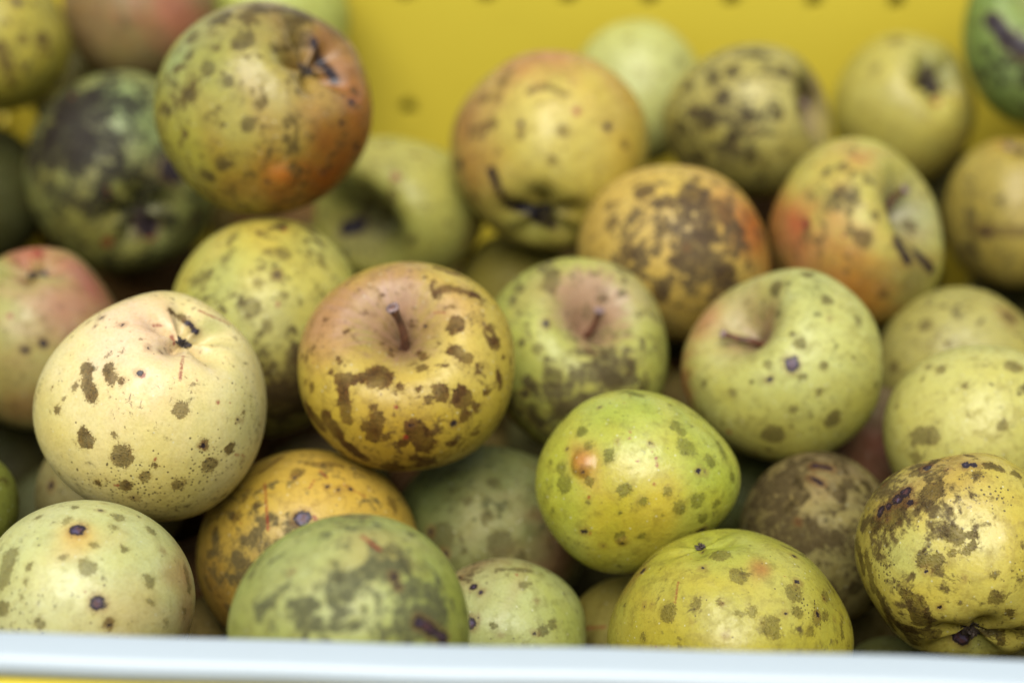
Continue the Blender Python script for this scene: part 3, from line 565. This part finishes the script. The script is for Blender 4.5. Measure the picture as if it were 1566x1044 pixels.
A[24] = dict(box=(688,78,992,383), z=.826, res=2, ax=neg((-.12,-.78,.58)), bas=(.30,.36), h=.96, c=((204,186,88),(198,178,74)), label='big round yellow apple in front of the yellow back wall, its dark eye turned down',
  paint=[(710,180,60,(160,110,60),.75),(800,90,60,(180,116,70),.6),(860,85,50,(190,110,70),.5),(960,140,50,(206,160,70),.6),(720,270,50,(170,110,60),.6),(960,240,50,(204,170,50),.6),(820,345,50,(176,180,90),.7),(840,240,80,(208,196,100),.5)],
  marks=[('s',810,140,835,132,6),('s',835,132,865,145,5),('s',770,125,10),('s',712,150,12),('s',740,150,10),('s',760,150,9),('s',780,110,9),('w',703,252,10),('w',752,262,758,278,8),('w',762,290,775,308,5),('w',780,312,825,325,8),('w',812,330,845,345,7),('r',882,170,6),('w',928,193,7),('w',796,190,5),('s',796,205,7),('s',755,190,8),('s',845,245,7),('s',955,220,9),('s',860,200,10),('m',750,150,60,.8),('m',720,220,50,.6),('s',725,300,10)],
  rnd=[('s',18,.4,1.4),('r',5,.3,.8)], mat=dict(heart=0.0,scabc=(112,88,56),scabo=.62,mottc=(140,108,60)), cal=.12)
A[25] = dict(box=(480,208,742,438), z=.856, res=1, ax=(-.66,-.36,.66), cav=(.66,.52), bulge=[(-.9,.1,.2,.5,-.12),(.1,.9,.3,.6,.05)], lump=1.8, c=((190,190,100),(196,186,88)), cavc=(80,70,60), label='misshapen kidney shaped green yellow apple folded round a dark hollow',
  paint=[(600,230,50,(190,180,90),.5),(640,360,60,(196,196,96),.5),(728,360,40,(176,140,56),.7)], marks=[('w',530,350,548,345,12),('s',556,334,572,300,8),('r',605,270,7),('s',600,300,9),('s',560,285,8)], rnd=[('s',60,.5,2.0)], mat=dict(heart=0.0,scabc=(110,94,58),scabo=.6,mott=.2))
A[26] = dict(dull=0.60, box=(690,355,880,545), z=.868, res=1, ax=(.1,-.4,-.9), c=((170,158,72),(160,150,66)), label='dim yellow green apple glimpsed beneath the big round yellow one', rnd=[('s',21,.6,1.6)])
A[27] = dict(box=(258,333,556,668), z=.742, res=2, ax=(.2,-.5,-.8), c=((196,186,84),(184,184,96)), label='tall yellow green apple with smudged spots, behind the cream coloured one',
  paint=[(400,345,60,(206,180,76),.6),(330,440,60,(170,180,100),.6),(440,600,80,(110,86,40),.9),(410,500,60,(204,206,130),.5),(480,420,50,(206,194,90),.4)],  # the dark brown low patch is painted shade
  marks=[('s',385,470,14),('s',424,420,11),('s',395,432,8),('s',300,435,1,440,6) if 0 else ('s',300,430,318,422,8),('s',350,372,358,362,5),('s',345,395,7),('s',435,390,12),('s',410,385,8),('s',490,392,495,405,6),('s',410,498,8),('s',470,350,14),('s',430,348,10),('r',435,352,4),('r',425,465,3),('s',400,410,4),('s',450,545,14),('m',450,600,80,1.4),('m',450,360,60,.8),('m',340,450,50,.6),('w',424,420,5)],
  rnd=[('s',39,.4,1.6),('w',5,.2,.4)], mat=dict(scabc=(112,98,62),scabo=.62,mottc=(98,80,46),mott=.15))
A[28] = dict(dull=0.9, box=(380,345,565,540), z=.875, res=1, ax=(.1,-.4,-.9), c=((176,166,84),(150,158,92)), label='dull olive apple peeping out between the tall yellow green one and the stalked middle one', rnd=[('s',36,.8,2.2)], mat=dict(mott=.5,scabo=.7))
A[29] = dict(box=(235,2,570,330), z=.742, res=2, ax=neg((.62,.42,.66)), bas=(.30,.34), h=.96, c=((172,166,78),(164,160,70)), label='large round olive apple with a burnt orange cheek and orange pimple, highest of all',
  paint=[(500,270,130,(158,84,20),.92),(540,150,90,(166,86,36),.7),(500,60,60,(150,94,48),.75),(400,20,80,(130,100,60),.6),(370,110,80,(184,172,84),.5),(450,130,60,(190,172,100),.5),(270,90,60,(140,160,84),.7),(428,275,26,(210,110,46),.9),(400,280,60,(170,120,40),.6),(510,100,24,(180,140,110),.6),(300,230,80,(164,160,50),.4)],
  bump=[(432,272,26,7)],
  marks=[('w',480,64,487,92,6),('w',490,95,512,122,8),('w',538,157,6),('w',411,276,5),('s',338,28,18),('s',372,62,18),('s',400,15,12),('s',294,52,9),('s',290,85,8),('s',318,105,13),('s',350,125,9),('s',243,135,11),('s',288,145,9),('s',262,125,6),('s',380,190,11),('s',340,250,12),('w',522,188,4),('w',545,225,6),('w',495,262,5),('s',425,15,470,25,11),('s',300,35,270,60,8),('s',255,170,9),('s',440,125,4),('s',320,270,10),('m',400,20,90,.9),('m',300,250,90,.5),('m',260,120,50,.5),('m',430,220,60,.4),('m',440,310,70,.6)],
  rnd=[('s',45,.4,1.8),('w',6,.2,.5)], mat=dict(heart=0.0,scabc=(92,80,52),scabo=.66,mottc=(116,96,50),mott=.2,gloss=.34), cal=.09)
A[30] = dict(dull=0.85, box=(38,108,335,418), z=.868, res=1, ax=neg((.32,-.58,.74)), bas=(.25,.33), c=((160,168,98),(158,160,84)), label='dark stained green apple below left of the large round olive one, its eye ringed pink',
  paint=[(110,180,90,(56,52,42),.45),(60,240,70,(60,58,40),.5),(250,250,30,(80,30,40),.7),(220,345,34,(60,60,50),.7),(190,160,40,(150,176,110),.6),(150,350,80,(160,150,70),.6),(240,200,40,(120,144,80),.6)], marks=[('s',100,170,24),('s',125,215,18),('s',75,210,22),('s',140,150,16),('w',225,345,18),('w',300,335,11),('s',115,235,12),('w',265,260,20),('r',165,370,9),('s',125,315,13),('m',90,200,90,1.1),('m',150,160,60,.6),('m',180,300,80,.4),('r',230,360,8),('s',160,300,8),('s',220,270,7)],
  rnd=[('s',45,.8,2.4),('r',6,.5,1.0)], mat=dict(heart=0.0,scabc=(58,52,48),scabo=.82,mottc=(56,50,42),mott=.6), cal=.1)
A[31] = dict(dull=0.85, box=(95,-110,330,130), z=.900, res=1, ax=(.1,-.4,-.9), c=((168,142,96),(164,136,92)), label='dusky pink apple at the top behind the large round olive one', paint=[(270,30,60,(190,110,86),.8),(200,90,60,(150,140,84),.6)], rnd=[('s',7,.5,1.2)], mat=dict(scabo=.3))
A[32] = dict(box=(-130,-50,110,172), z=.855, res=1, ax=(-.5,.3,-.8), c=((182,170,62),(174,160,60)), label='yellow apple with purple brown streaks in the top left corner',
  marks=[('s',0,70,8,100,9),('s',15,100,20,130,6),('s',65,60,12),('s',75,80,6),('w',27,3,7),('s',85,120,8),('s',35,60,8),('s',40,165,9),('m',20,100,50,.6)], rnd=[('s',33,.7,2.0)], mat=dict(scabc=(96,66,52),scabo=.75))
A[33] = dict(box=(-80,378,190,658), z=.770, res=1, ax=neg((.05,.86,.46)), bas=(.24,.34), c=((178,174,106),(170,170,92)), label='pink flushed apple at the left edge with a dark eye on its crown',
  paint=[(140,440,60,(176,84,86),.85),(100,470,60,(190,130,120),.6),(50,385,40,(176,90,80),.8),(35,430,30,(186,120,110),.5),(40,620,70,(140,90,50),.7),(60,550,60,(196,186,120),.5)], marks=[('w',62,420,10),('w',66,525,7),('w',38,535,7),('r',58,388,8),('r',15,483,5)], rnd=[('s',18,.4,1.2),('r',6,.3,.8)], mat=dict(heart=0.0,scabo=.4), cal=.09)
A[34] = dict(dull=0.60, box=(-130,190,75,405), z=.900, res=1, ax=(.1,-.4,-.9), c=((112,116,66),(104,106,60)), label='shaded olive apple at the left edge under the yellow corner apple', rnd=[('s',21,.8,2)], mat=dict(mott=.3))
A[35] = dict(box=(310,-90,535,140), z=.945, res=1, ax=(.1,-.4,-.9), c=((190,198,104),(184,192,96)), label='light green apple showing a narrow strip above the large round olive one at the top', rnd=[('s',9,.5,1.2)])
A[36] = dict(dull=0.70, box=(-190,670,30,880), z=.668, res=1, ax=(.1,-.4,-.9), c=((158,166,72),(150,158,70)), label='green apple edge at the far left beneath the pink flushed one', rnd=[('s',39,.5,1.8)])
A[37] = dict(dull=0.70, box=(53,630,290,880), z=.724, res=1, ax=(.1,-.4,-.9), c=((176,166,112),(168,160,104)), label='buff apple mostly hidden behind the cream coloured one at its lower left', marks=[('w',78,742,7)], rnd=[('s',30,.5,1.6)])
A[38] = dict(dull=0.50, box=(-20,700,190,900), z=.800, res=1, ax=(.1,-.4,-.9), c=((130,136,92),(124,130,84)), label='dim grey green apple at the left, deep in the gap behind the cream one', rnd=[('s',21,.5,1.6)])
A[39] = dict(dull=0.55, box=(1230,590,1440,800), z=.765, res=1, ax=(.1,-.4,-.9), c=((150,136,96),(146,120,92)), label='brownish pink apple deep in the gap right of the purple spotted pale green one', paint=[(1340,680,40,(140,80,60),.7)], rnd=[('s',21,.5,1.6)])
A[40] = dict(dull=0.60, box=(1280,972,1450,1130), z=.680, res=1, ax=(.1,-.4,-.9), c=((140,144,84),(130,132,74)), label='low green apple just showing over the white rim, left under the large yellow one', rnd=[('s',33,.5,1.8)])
A[41] = dict(dull=0.50, box=(-70,635,95,800), z=.800, res=1, ax=(.1,-.4,-.9), c=((90,96,54),(96,90,50)), label='added dark apple for the shaded gap under the pink flushed one at the left edge', rnd=[('s',21,.8,2)])  # added to darken the gap, its shade painted into the skin
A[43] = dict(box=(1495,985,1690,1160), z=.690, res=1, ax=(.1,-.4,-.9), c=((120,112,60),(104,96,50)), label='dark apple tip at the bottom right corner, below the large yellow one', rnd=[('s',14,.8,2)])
A[44] = dict(dull=.6, box=(40,40,222,222), z=.955, res=1, ax=(.1,-.4,-.9), c=((140,132,66),(126,120,60)), label='added olive apple in the narrow gap between the top left yellow and dusky pink ones', rnd=[('s',20,.6,1.8)])  # filler added over the bright wall, darkened like a shaded gap
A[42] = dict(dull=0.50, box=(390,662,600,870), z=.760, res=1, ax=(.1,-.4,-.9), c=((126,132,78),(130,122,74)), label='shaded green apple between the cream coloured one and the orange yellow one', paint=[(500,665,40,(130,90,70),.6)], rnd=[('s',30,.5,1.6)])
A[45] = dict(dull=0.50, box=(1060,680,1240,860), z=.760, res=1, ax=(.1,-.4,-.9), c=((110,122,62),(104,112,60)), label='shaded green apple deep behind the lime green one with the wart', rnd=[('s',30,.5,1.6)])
for i, sp in A.items(): build_apple(i, sp, sp['label'], G)

# ------------------------------------------------------------------ the apples underneath, which carry the heap
CY0, YAW = 0.0, R(-2.2)                     # the crate stands slightly askew
FLOOR = -0.585; RIM = -0.3428
def cr(x, y, z):                            # crate coordinates -> world
    c, s = math.cos(YAW), math.sin(YAW)
    return Vector((x * c - y * s, x * s + y * c, z))
FRONT_Y, BACK_Y, HALF_X = 0.3755, 0.9150, 0.305
protos = []
npr = np.random.default_rng(9); prr = random.Random(5)
for k, (ca, cb, mt) in enumerate([((120,104,56),(104,96,52),.2),((116,84,46),(100,74,42),.4),((98,96,56),(90,86,50),.1),((110,78,44),(92,66,40),.3),((190,180,84),(176,168,78),.2),((196,170,80),(184,160,74),.3),((176,180,104),(160,168,90),.1),((170,150,74),(150,134,70),.5)]):  # first four skins are dark brown, painting in the shade between apples
    rr = random.Random(k)
    v, TH, PH = apple_verts(30, 44, dict(h=.9), rr)
    v = v * 0.033
    me = mesh_from('apple', v, faces_for(30, 44)); n = len(v)
    g = (0.5 + 0.5 * np.sin(v @ npr.normal(size=3) * 70))[:, None]
    col = (lin(ca) * g + lin(cb) * (1 - g)) * ALB
    sca = np.full(n, -9.0)
    for _ in range(30):
        p = v[npr.integers(n)]; sca = np.maximum(sca, npr.uniform(.5, 2.4) - np.linalg.norm(v - p, axis=1) * 1000)
    for nm, typ, arr in (('skin', 'FLOAT_COLOR', np.concatenate([col, np.ones((n, 1))], 1)), ('marks', 'FLOAT_VECTOR', np.stack([sca, sca * 0 - 9, sca * 0 - 9], 1)),
                         ('fields', 'FLOAT_VECTOR', np.zeros((n, 3))), ('polar', 'FLOAT_VECTOR', np.stack([np.cos(PH) * 3, np.sin(PH) * 3, TH * .45], 1))):
        at = me.attributes.new(nm, typ, 'POINT'); at.data.foreach_set('color' if typ == 'FLOAT_COLOR' else 'vector', arr.astype(np.float32).ravel())
    me.materials.append(skin_mat(60 + k, mott=mt, spec=.08, gloss=.75))
    protos.append(me)
taken = list(CENT.values()); under = []
def clear(p, r):
    return all(np.linalg.norm(p - c) > (r + q) * 0.965 for c, q in taken + under)
def covered(p, r):                          # share of its outline that nearer apples hide
    z = p @ FW; n = 0
    for k in range(17):
        an = k * 2 * math.pi / 16; q = 0 if k == 16 else .92
        x = CX + F * (p[0] + math.cos(an) * r * q) / z; y = CY - F * (p @ UP + math.sin(an) * r * q) / z
        if y > 1000 or any(c @ FW < z and math.hypot(x - CX - F * c[0] / (c @ FW), y - CY + F * (c @ UP) / (c @ FW)) < F * b / (c @ FW) for c, b in taken): n += 1
    return n / 17
def shows(p, r):                            # would it stand in front of an apple that the photograph shows?
    f = FW; z = p @ f; x = CX + F * (p[0]) / z; y = CY - F * (p @ UP) / z; rp = F * r / z
    for c, q in taken:
        zc = c @ f
        if zc < z + 0.015: continue
        xc = CX + F * c[0] / zc; yc = CY - F * (c @ UP) / zc
        if math.hypot(x - xc, y - yc) < rp + F * q / zc - 60: return True
    return False
def in_frame(p, m=0.0):
    z = p @ FW; x = CX + F * p[0] / z; y = CY - F * (p @ UP) / z
    return -m < x < 1566 + m and -m < y < 1044 + m
C_ = np.array([c for c, r in taken]); R_ = np.array([r for c, r in taken])
def try_put(p, r, tight):
    global C_, R_
    if abs(p[0] * math.cos(YAW) + p[1] * math.sin(YAW)) > HALF_X - r - .001: return
    ly = -p[0] * math.sin(YAW) + p[1] * math.cos(YAW)
    if ly < FRONT_Y + r + .005 or ly > BACK_Y - r - .001: return
    if np.any(np.linalg.norm(C_ - p, axis=1) < (R_ + r) * tight): return
    side = not in_frame(p, F * r / (p @ FW))
    if not side:
        if p[2] > -.470 or shows(p, r) or covered(p, r) < (.8 if p[2] > -.50 else .4): return
    under.append((p, r, side)); C_ = np.vstack([C_, p]); R_ = np.append(R_, r)
for hz in (-.550, -.505, -.470, -.430, -.395):
    for a in range(10):
        for b in range(9):
            w_ = cr(-.27 + a * .0640 + (b % 2) * .030, FRONT_Y + .038 + b * .0600, hz + prr.uniform(-.005, .005))
            try_put(np.array(w_), 0.032 * prr.uniform(.92, 1.04), .965)
for k in range(9000):
    w_ = cr(prr.uniform(-.28, .28), FRONT_Y + prr.uniform(.035, .51), prr.uniform(-.553, -.385))
    try_put(np.array(w_), 0.033 * prr.uniform(.72, 1.02), .955)
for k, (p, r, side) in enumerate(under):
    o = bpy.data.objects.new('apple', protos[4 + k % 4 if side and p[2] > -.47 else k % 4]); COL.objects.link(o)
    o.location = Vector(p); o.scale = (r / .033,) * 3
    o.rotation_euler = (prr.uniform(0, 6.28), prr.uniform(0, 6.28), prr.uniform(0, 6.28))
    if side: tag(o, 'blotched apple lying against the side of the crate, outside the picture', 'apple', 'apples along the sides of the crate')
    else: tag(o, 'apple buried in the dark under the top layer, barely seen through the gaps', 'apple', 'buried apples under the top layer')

# ------------------------------------------------------------------ the crate
def plastic(name, c, rough=0.42, dirt=0.25, sss=0.0):
    m = bpy.data.materials.new(name); m.use_nodes = True
    s = N(m.node_tree); b = m.node_tree.nodes['Principled BSDF']
    tc = s.n('ShaderNodeTexCoord').outputs['Object']
    f = s.noise(tc, 14, 5, 0.6); f2 = s.noise(tc, 220, 4, 0.6)
    base = s.mix(s.ramp(f, 0.45, 0.8, 0, dirt), rgba(c), rgba(c * np.array([.72, .66, .55])))
    base = s.mix(s.ramp(f2, 0.60, 0.8, 0, dirt), base, rgba(c * .6))
    s.put(b.inputs['Base Color'], base); b.inputs['Roughness'].default_value = rough
    b.inputs['Subsurface Weight'].default_value = sss; b.inputs['Subsurface Radius'].default_value = (1, .8, .4); b.inputs['Subsurface Scale'].default_value = .002
    bp = s.n('ShaderNodeBump'); bp.inputs['Strength'].default_value = .15; bp.inputs['Distance'].default_value = .0004
    s.put(bp.inputs['Height'], f2); s.put(b.inputs['Normal'], bp.outputs[0])
    return m
YEL = plastic('yellow_plastic', np.array([0.53, 0.42, 0.035]), .45, .18)
WHI = plastic('white_plastic', np.array([0.32, 0.365, 0.372]), .40, .10)
crate = bpy.data.objects.new('crate', None); COL.objects.link(crate)
tag(crate, 'yellow plastic crate with a perforated back wall and a white front rim, full of apples', 'crate')
crate.location = cr(0, (FRONT_Y + BACK_Y) / 2, FLOOR); crate.rotation_euler = (0, 0, YAW)
CO = Vector((0, (FRONT_Y + BACK_Y) / 2, FLOOR))
def cpart(name, v, f, mat, smooth=False, bev=0.0):
    v = [tuple(Vector(p) - CO) for p in v]
    me = mesh_from(name, np.array(v), f, smooth)
    bm = bmesh.new(); bm.from_mesh(me); bmesh.ops.remove_doubles(bm, verts=bm.verts, dist=1e-6); bmesh.ops.recalc_face_normals(bm, faces=bm.faces); bm.to_mesh(me); bm.free()
    o = link(name, me, mat, crate)
    if bev:
        b = o.modifiers.new('bevel', 'BEVEL'); b.width = bev; b.segments = 3; b.limit_method = 'ANGLE'
        for p in me.polygons: p.use_smooth = True
        w = o.modifiers.new('wn', 'WEIGHTED_NORMAL')
    return o
def boxv(x0, x1, y0, y1, z0, z1):
    v = [(x, y, z) for x in (x0, x1) for y in (y0, y1) for z in (z0, z1)]
    return v, [(0, 1, 3, 2), (4, 6, 7, 5), (0, 4, 5, 1), (2, 3, 7, 6), (0, 2, 6, 4), (1, 5, 7, 3)]
def holed_wall(name, u0, u1, w0, w1, thick, holes, hr, tomap, mat):
    """a sheet pierced by round holes with real edges; tomap(u, w, depth) -> crate coordinates"""
    us = sorted({u0, u1} | {h[0] - hr * 1.9 for h in holes} | {h[0] + hr * 1.9 for h in holes})
    ws = sorted({w0, w1} | {h[1] - hr * 1.9 for h in holes} | {h[1] + hr * 1.9 for h in holes})
    us = [u for u in us if u0 <= u <= u1]; ws = [w for w in ws if w0 <= w <= w1]
    V = []; Fc = []
    def add(q):
        s0 = len(V); V.extend(q); return s0
    for i in range(len(us) - 1):
        for j in range(len(ws) - 1):
            a, b, c, d = us[i], us[i + 1], ws[j], ws[j + 1]
            hh = [h for h in holes if a < h[0] < b and c < h[1] < d]
            for dep in (0, thick):
                if not hh:
                    s0 = add([tomap(a, c, dep), tomap(b, c, dep), tomap(b, d, dep), tomap(a, d, dep)]); Fc.append((s0, s0 + 1, s0 + 2, s0 + 3))
                else:
                    h = hh[0]; n = 24; out = []; inn = []
                    for k in range(n):
                        an = 2 * math.pi * (k + .5) / n; cx_, sy_ = math.cos(an), math.sin(an); m_ = max(abs(cx_), abs(sy_))
                        out.append(tomap(h[0] + cx_ / m_ * hr * 1.9, h[1] + sy_ / m_ * hr * 1.9, dep)); inn.append(tomap(h[0] + cx_ * hr, h[1] + sy_ * hr, dep))
                    # snap the four corner neighbours on to the square's corners
                    corners = {2: (1, 1), 8: (-1, 1), 14: (-1, -1), 20: (1, -1)}
                    for kk, (sx, sy) in corners.items():
                        out[kk] = tomap(h[0] + sx * hr * 1.9, h[1] + sy * hr * 1.9, dep)
                    s0 = add(out + inn)
                    for k in range(n):
                        q = (k + 1) % n; Fc.append((s0 + k, s0 + q, s0 + n + q, s0 + n + k))
            if hh:
                h = hh[0]; n = 24
                A_ = [tomap(h[0] + math.cos(2 * math.pi * (k + .5) / n) * hr, h[1] + math.sin(2 * math.pi * (k + .5) / n) * hr, 0) for k in range(n)]
                B_ = [tomap(h[0] + math.cos(2 * math.pi * (k + .5) / n) * hr, h[1] + math.sin(2 * math.pi * (k + .5) / n) * hr, thick) for k in range(n)]
                s0 = add(A_ + B_)
                for k in range(n):
                    q = (k + 1) % n; Fc.append((s0 + k, s0 + q, s0 + n + q, s0 + n + k))
    return cpart(name, V, Fc, mat)
TH_ = 0.0028
hx0 = -0.0575 + math.tan(-YAW) * 0  # column that passes through the hole seen between the apples
pitch_u, pitch_w = 0.0420, 0.0645
def holes_back():
    out = []
    for i in range(-6, 9):
        for j in range(0, 4):
            u = -0.0905 + i * pitch_u; w = -0.3821 - j * pitch_w
            if abs(u) < HALF_X - .015: out.append((u, w))
    return out
back = holed_wall('back_wall', -HALF_X, HALF_X, FLOOR, RIM + .015, TH_, holes_back(), .0045, lambda u, w, d: (u, BACK_Y + d, w), YEL)
side_holes = [(FRONT_Y + .05 + i * .043, -.3835 - j * pitch_w) for i in range(12) for j in range(3)]
for sx in (-1, 1):
    holed_wall('side_wall', FRONT_Y + .0005, BACK_Y - .0005, FLOOR, RIM + .006, TH_, side_holes, .0045, lambda u, w, d, sx=sx: (sx * (HALF_X + d), u, w), YEL)
v, f = boxv(-HALF_X - .004, HALF_X + .004, BACK_Y + .0105, BACK_Y + .0130, FLOOR, RIM + .0145); cpart('hole_blocker', v, f, YEL)  # panel added behind the back wall so that its holes look dark
v, f = boxv(-HALF_X, HALF_X, FRONT_Y + .001, FRONT_Y + .0038, FLOOR, RIM - .006); cpart('front_wall', v, f, YEL)
v, f = boxv(-HALF_X - .002, HALF_X + .002, FRONT_Y - .001, BACK_Y + .002, FLOOR - .004, FLOOR); cpart('floor_panel', v, f, YEL)
# rims: back and sides yellow, the front one a rounded white lip with a yellow flange under it
for nm, (x0, x1, y0, y1, z0, z1), mt in [('rim', (-HALF_X - .014, HALF_X + .014, BACK_Y - .001, BACK_Y + .014, RIM + .015, RIM + .020), YEL),
     ('rim', (-HALF_X - .014, -HALF_X + .001, FRONT_Y, BACK_Y - .002, RIM + .006, RIM + .013), YEL), ('rim', (HALF_X - .001, HALF_X + .014, FRONT_Y, BACK_Y - .002, RIM + .006, RIM + .013), YEL)]:
    v, f = boxv(x0, x1, y0, y1, z0, z1); cpart(nm, v, f, mt, bev=.0018)
def profile(name, pts, x0, x1, mat):
    n = len(pts); V = []; Fc = []; m_ = 60
    for k in range(m_ + 1):
        x = x0 + (x1 - x0) * k / m_
        wob = .0003 * math.sin(x * 31) + .0002 * math.sin(x * 77 + 1)
        for (y, z) in pts: V.append((x, FRONT_Y + y, RIM + z + wob))
    for k in range(m_):
        for i in range(n):
            j = (i + 1) % n; Fc.append((k * n + i, k * n + j, (k + 1) * n + j, (k + 1) * n + i))
    Fc.append(tuple(range(n))); Fc.append(tuple(m_ * n + i for i in range(n))[::-1])
    return cpart(name, V, Fc, mat, smooth=True)
lip = [(.0048, -.0055)] + [(.0026 + .0022 * math.cos(t), -.0022 + .0022 * math.sin(t)) for t in np.linspace(0, math.pi / 2, 6)] + [(-.0045 + .0030 * math.cos(t), -.0030 + .0030 * math.sin(t)) for t in np.linspace(math.pi / 2, math.pi, 8)] + [(-.0075, -.0058), (-.0040, -.0060)]
profile('front_rim', lip, -HALF_X - .014, HALF_X + .014, WHI)
fl = [(.0005, -.0064)] + [(-.0085 + .0016 * math.cos(t), -.0097 + .0018 * math.sin(t)) for t in np.linspace(math.pi / 2, math.pi, 6)] + [(-.0101, -.0170), (.0005, -.0170)]
profile('front_flange', fl, -HALF_X - .012, HALF_X + .012, YEL)

# ------------------------------------------------------------------ ground the crate stands on
gm = simple_mat('ground', (96, 92, 86), (124, 118, 108), 60, .85, .6)
me = mesh_from('ground', np.array([(-15, -15, 0), (15, -15, 0), (15, 15, 0), (-15, 15, 0)], float), [(0, 1, 2, 3)], False)
g = link('ground', me, gm, loc=(0, 0, FLOOR - .0045)); tag(g, 'grey gravelly ground under the crate', kind='structure')
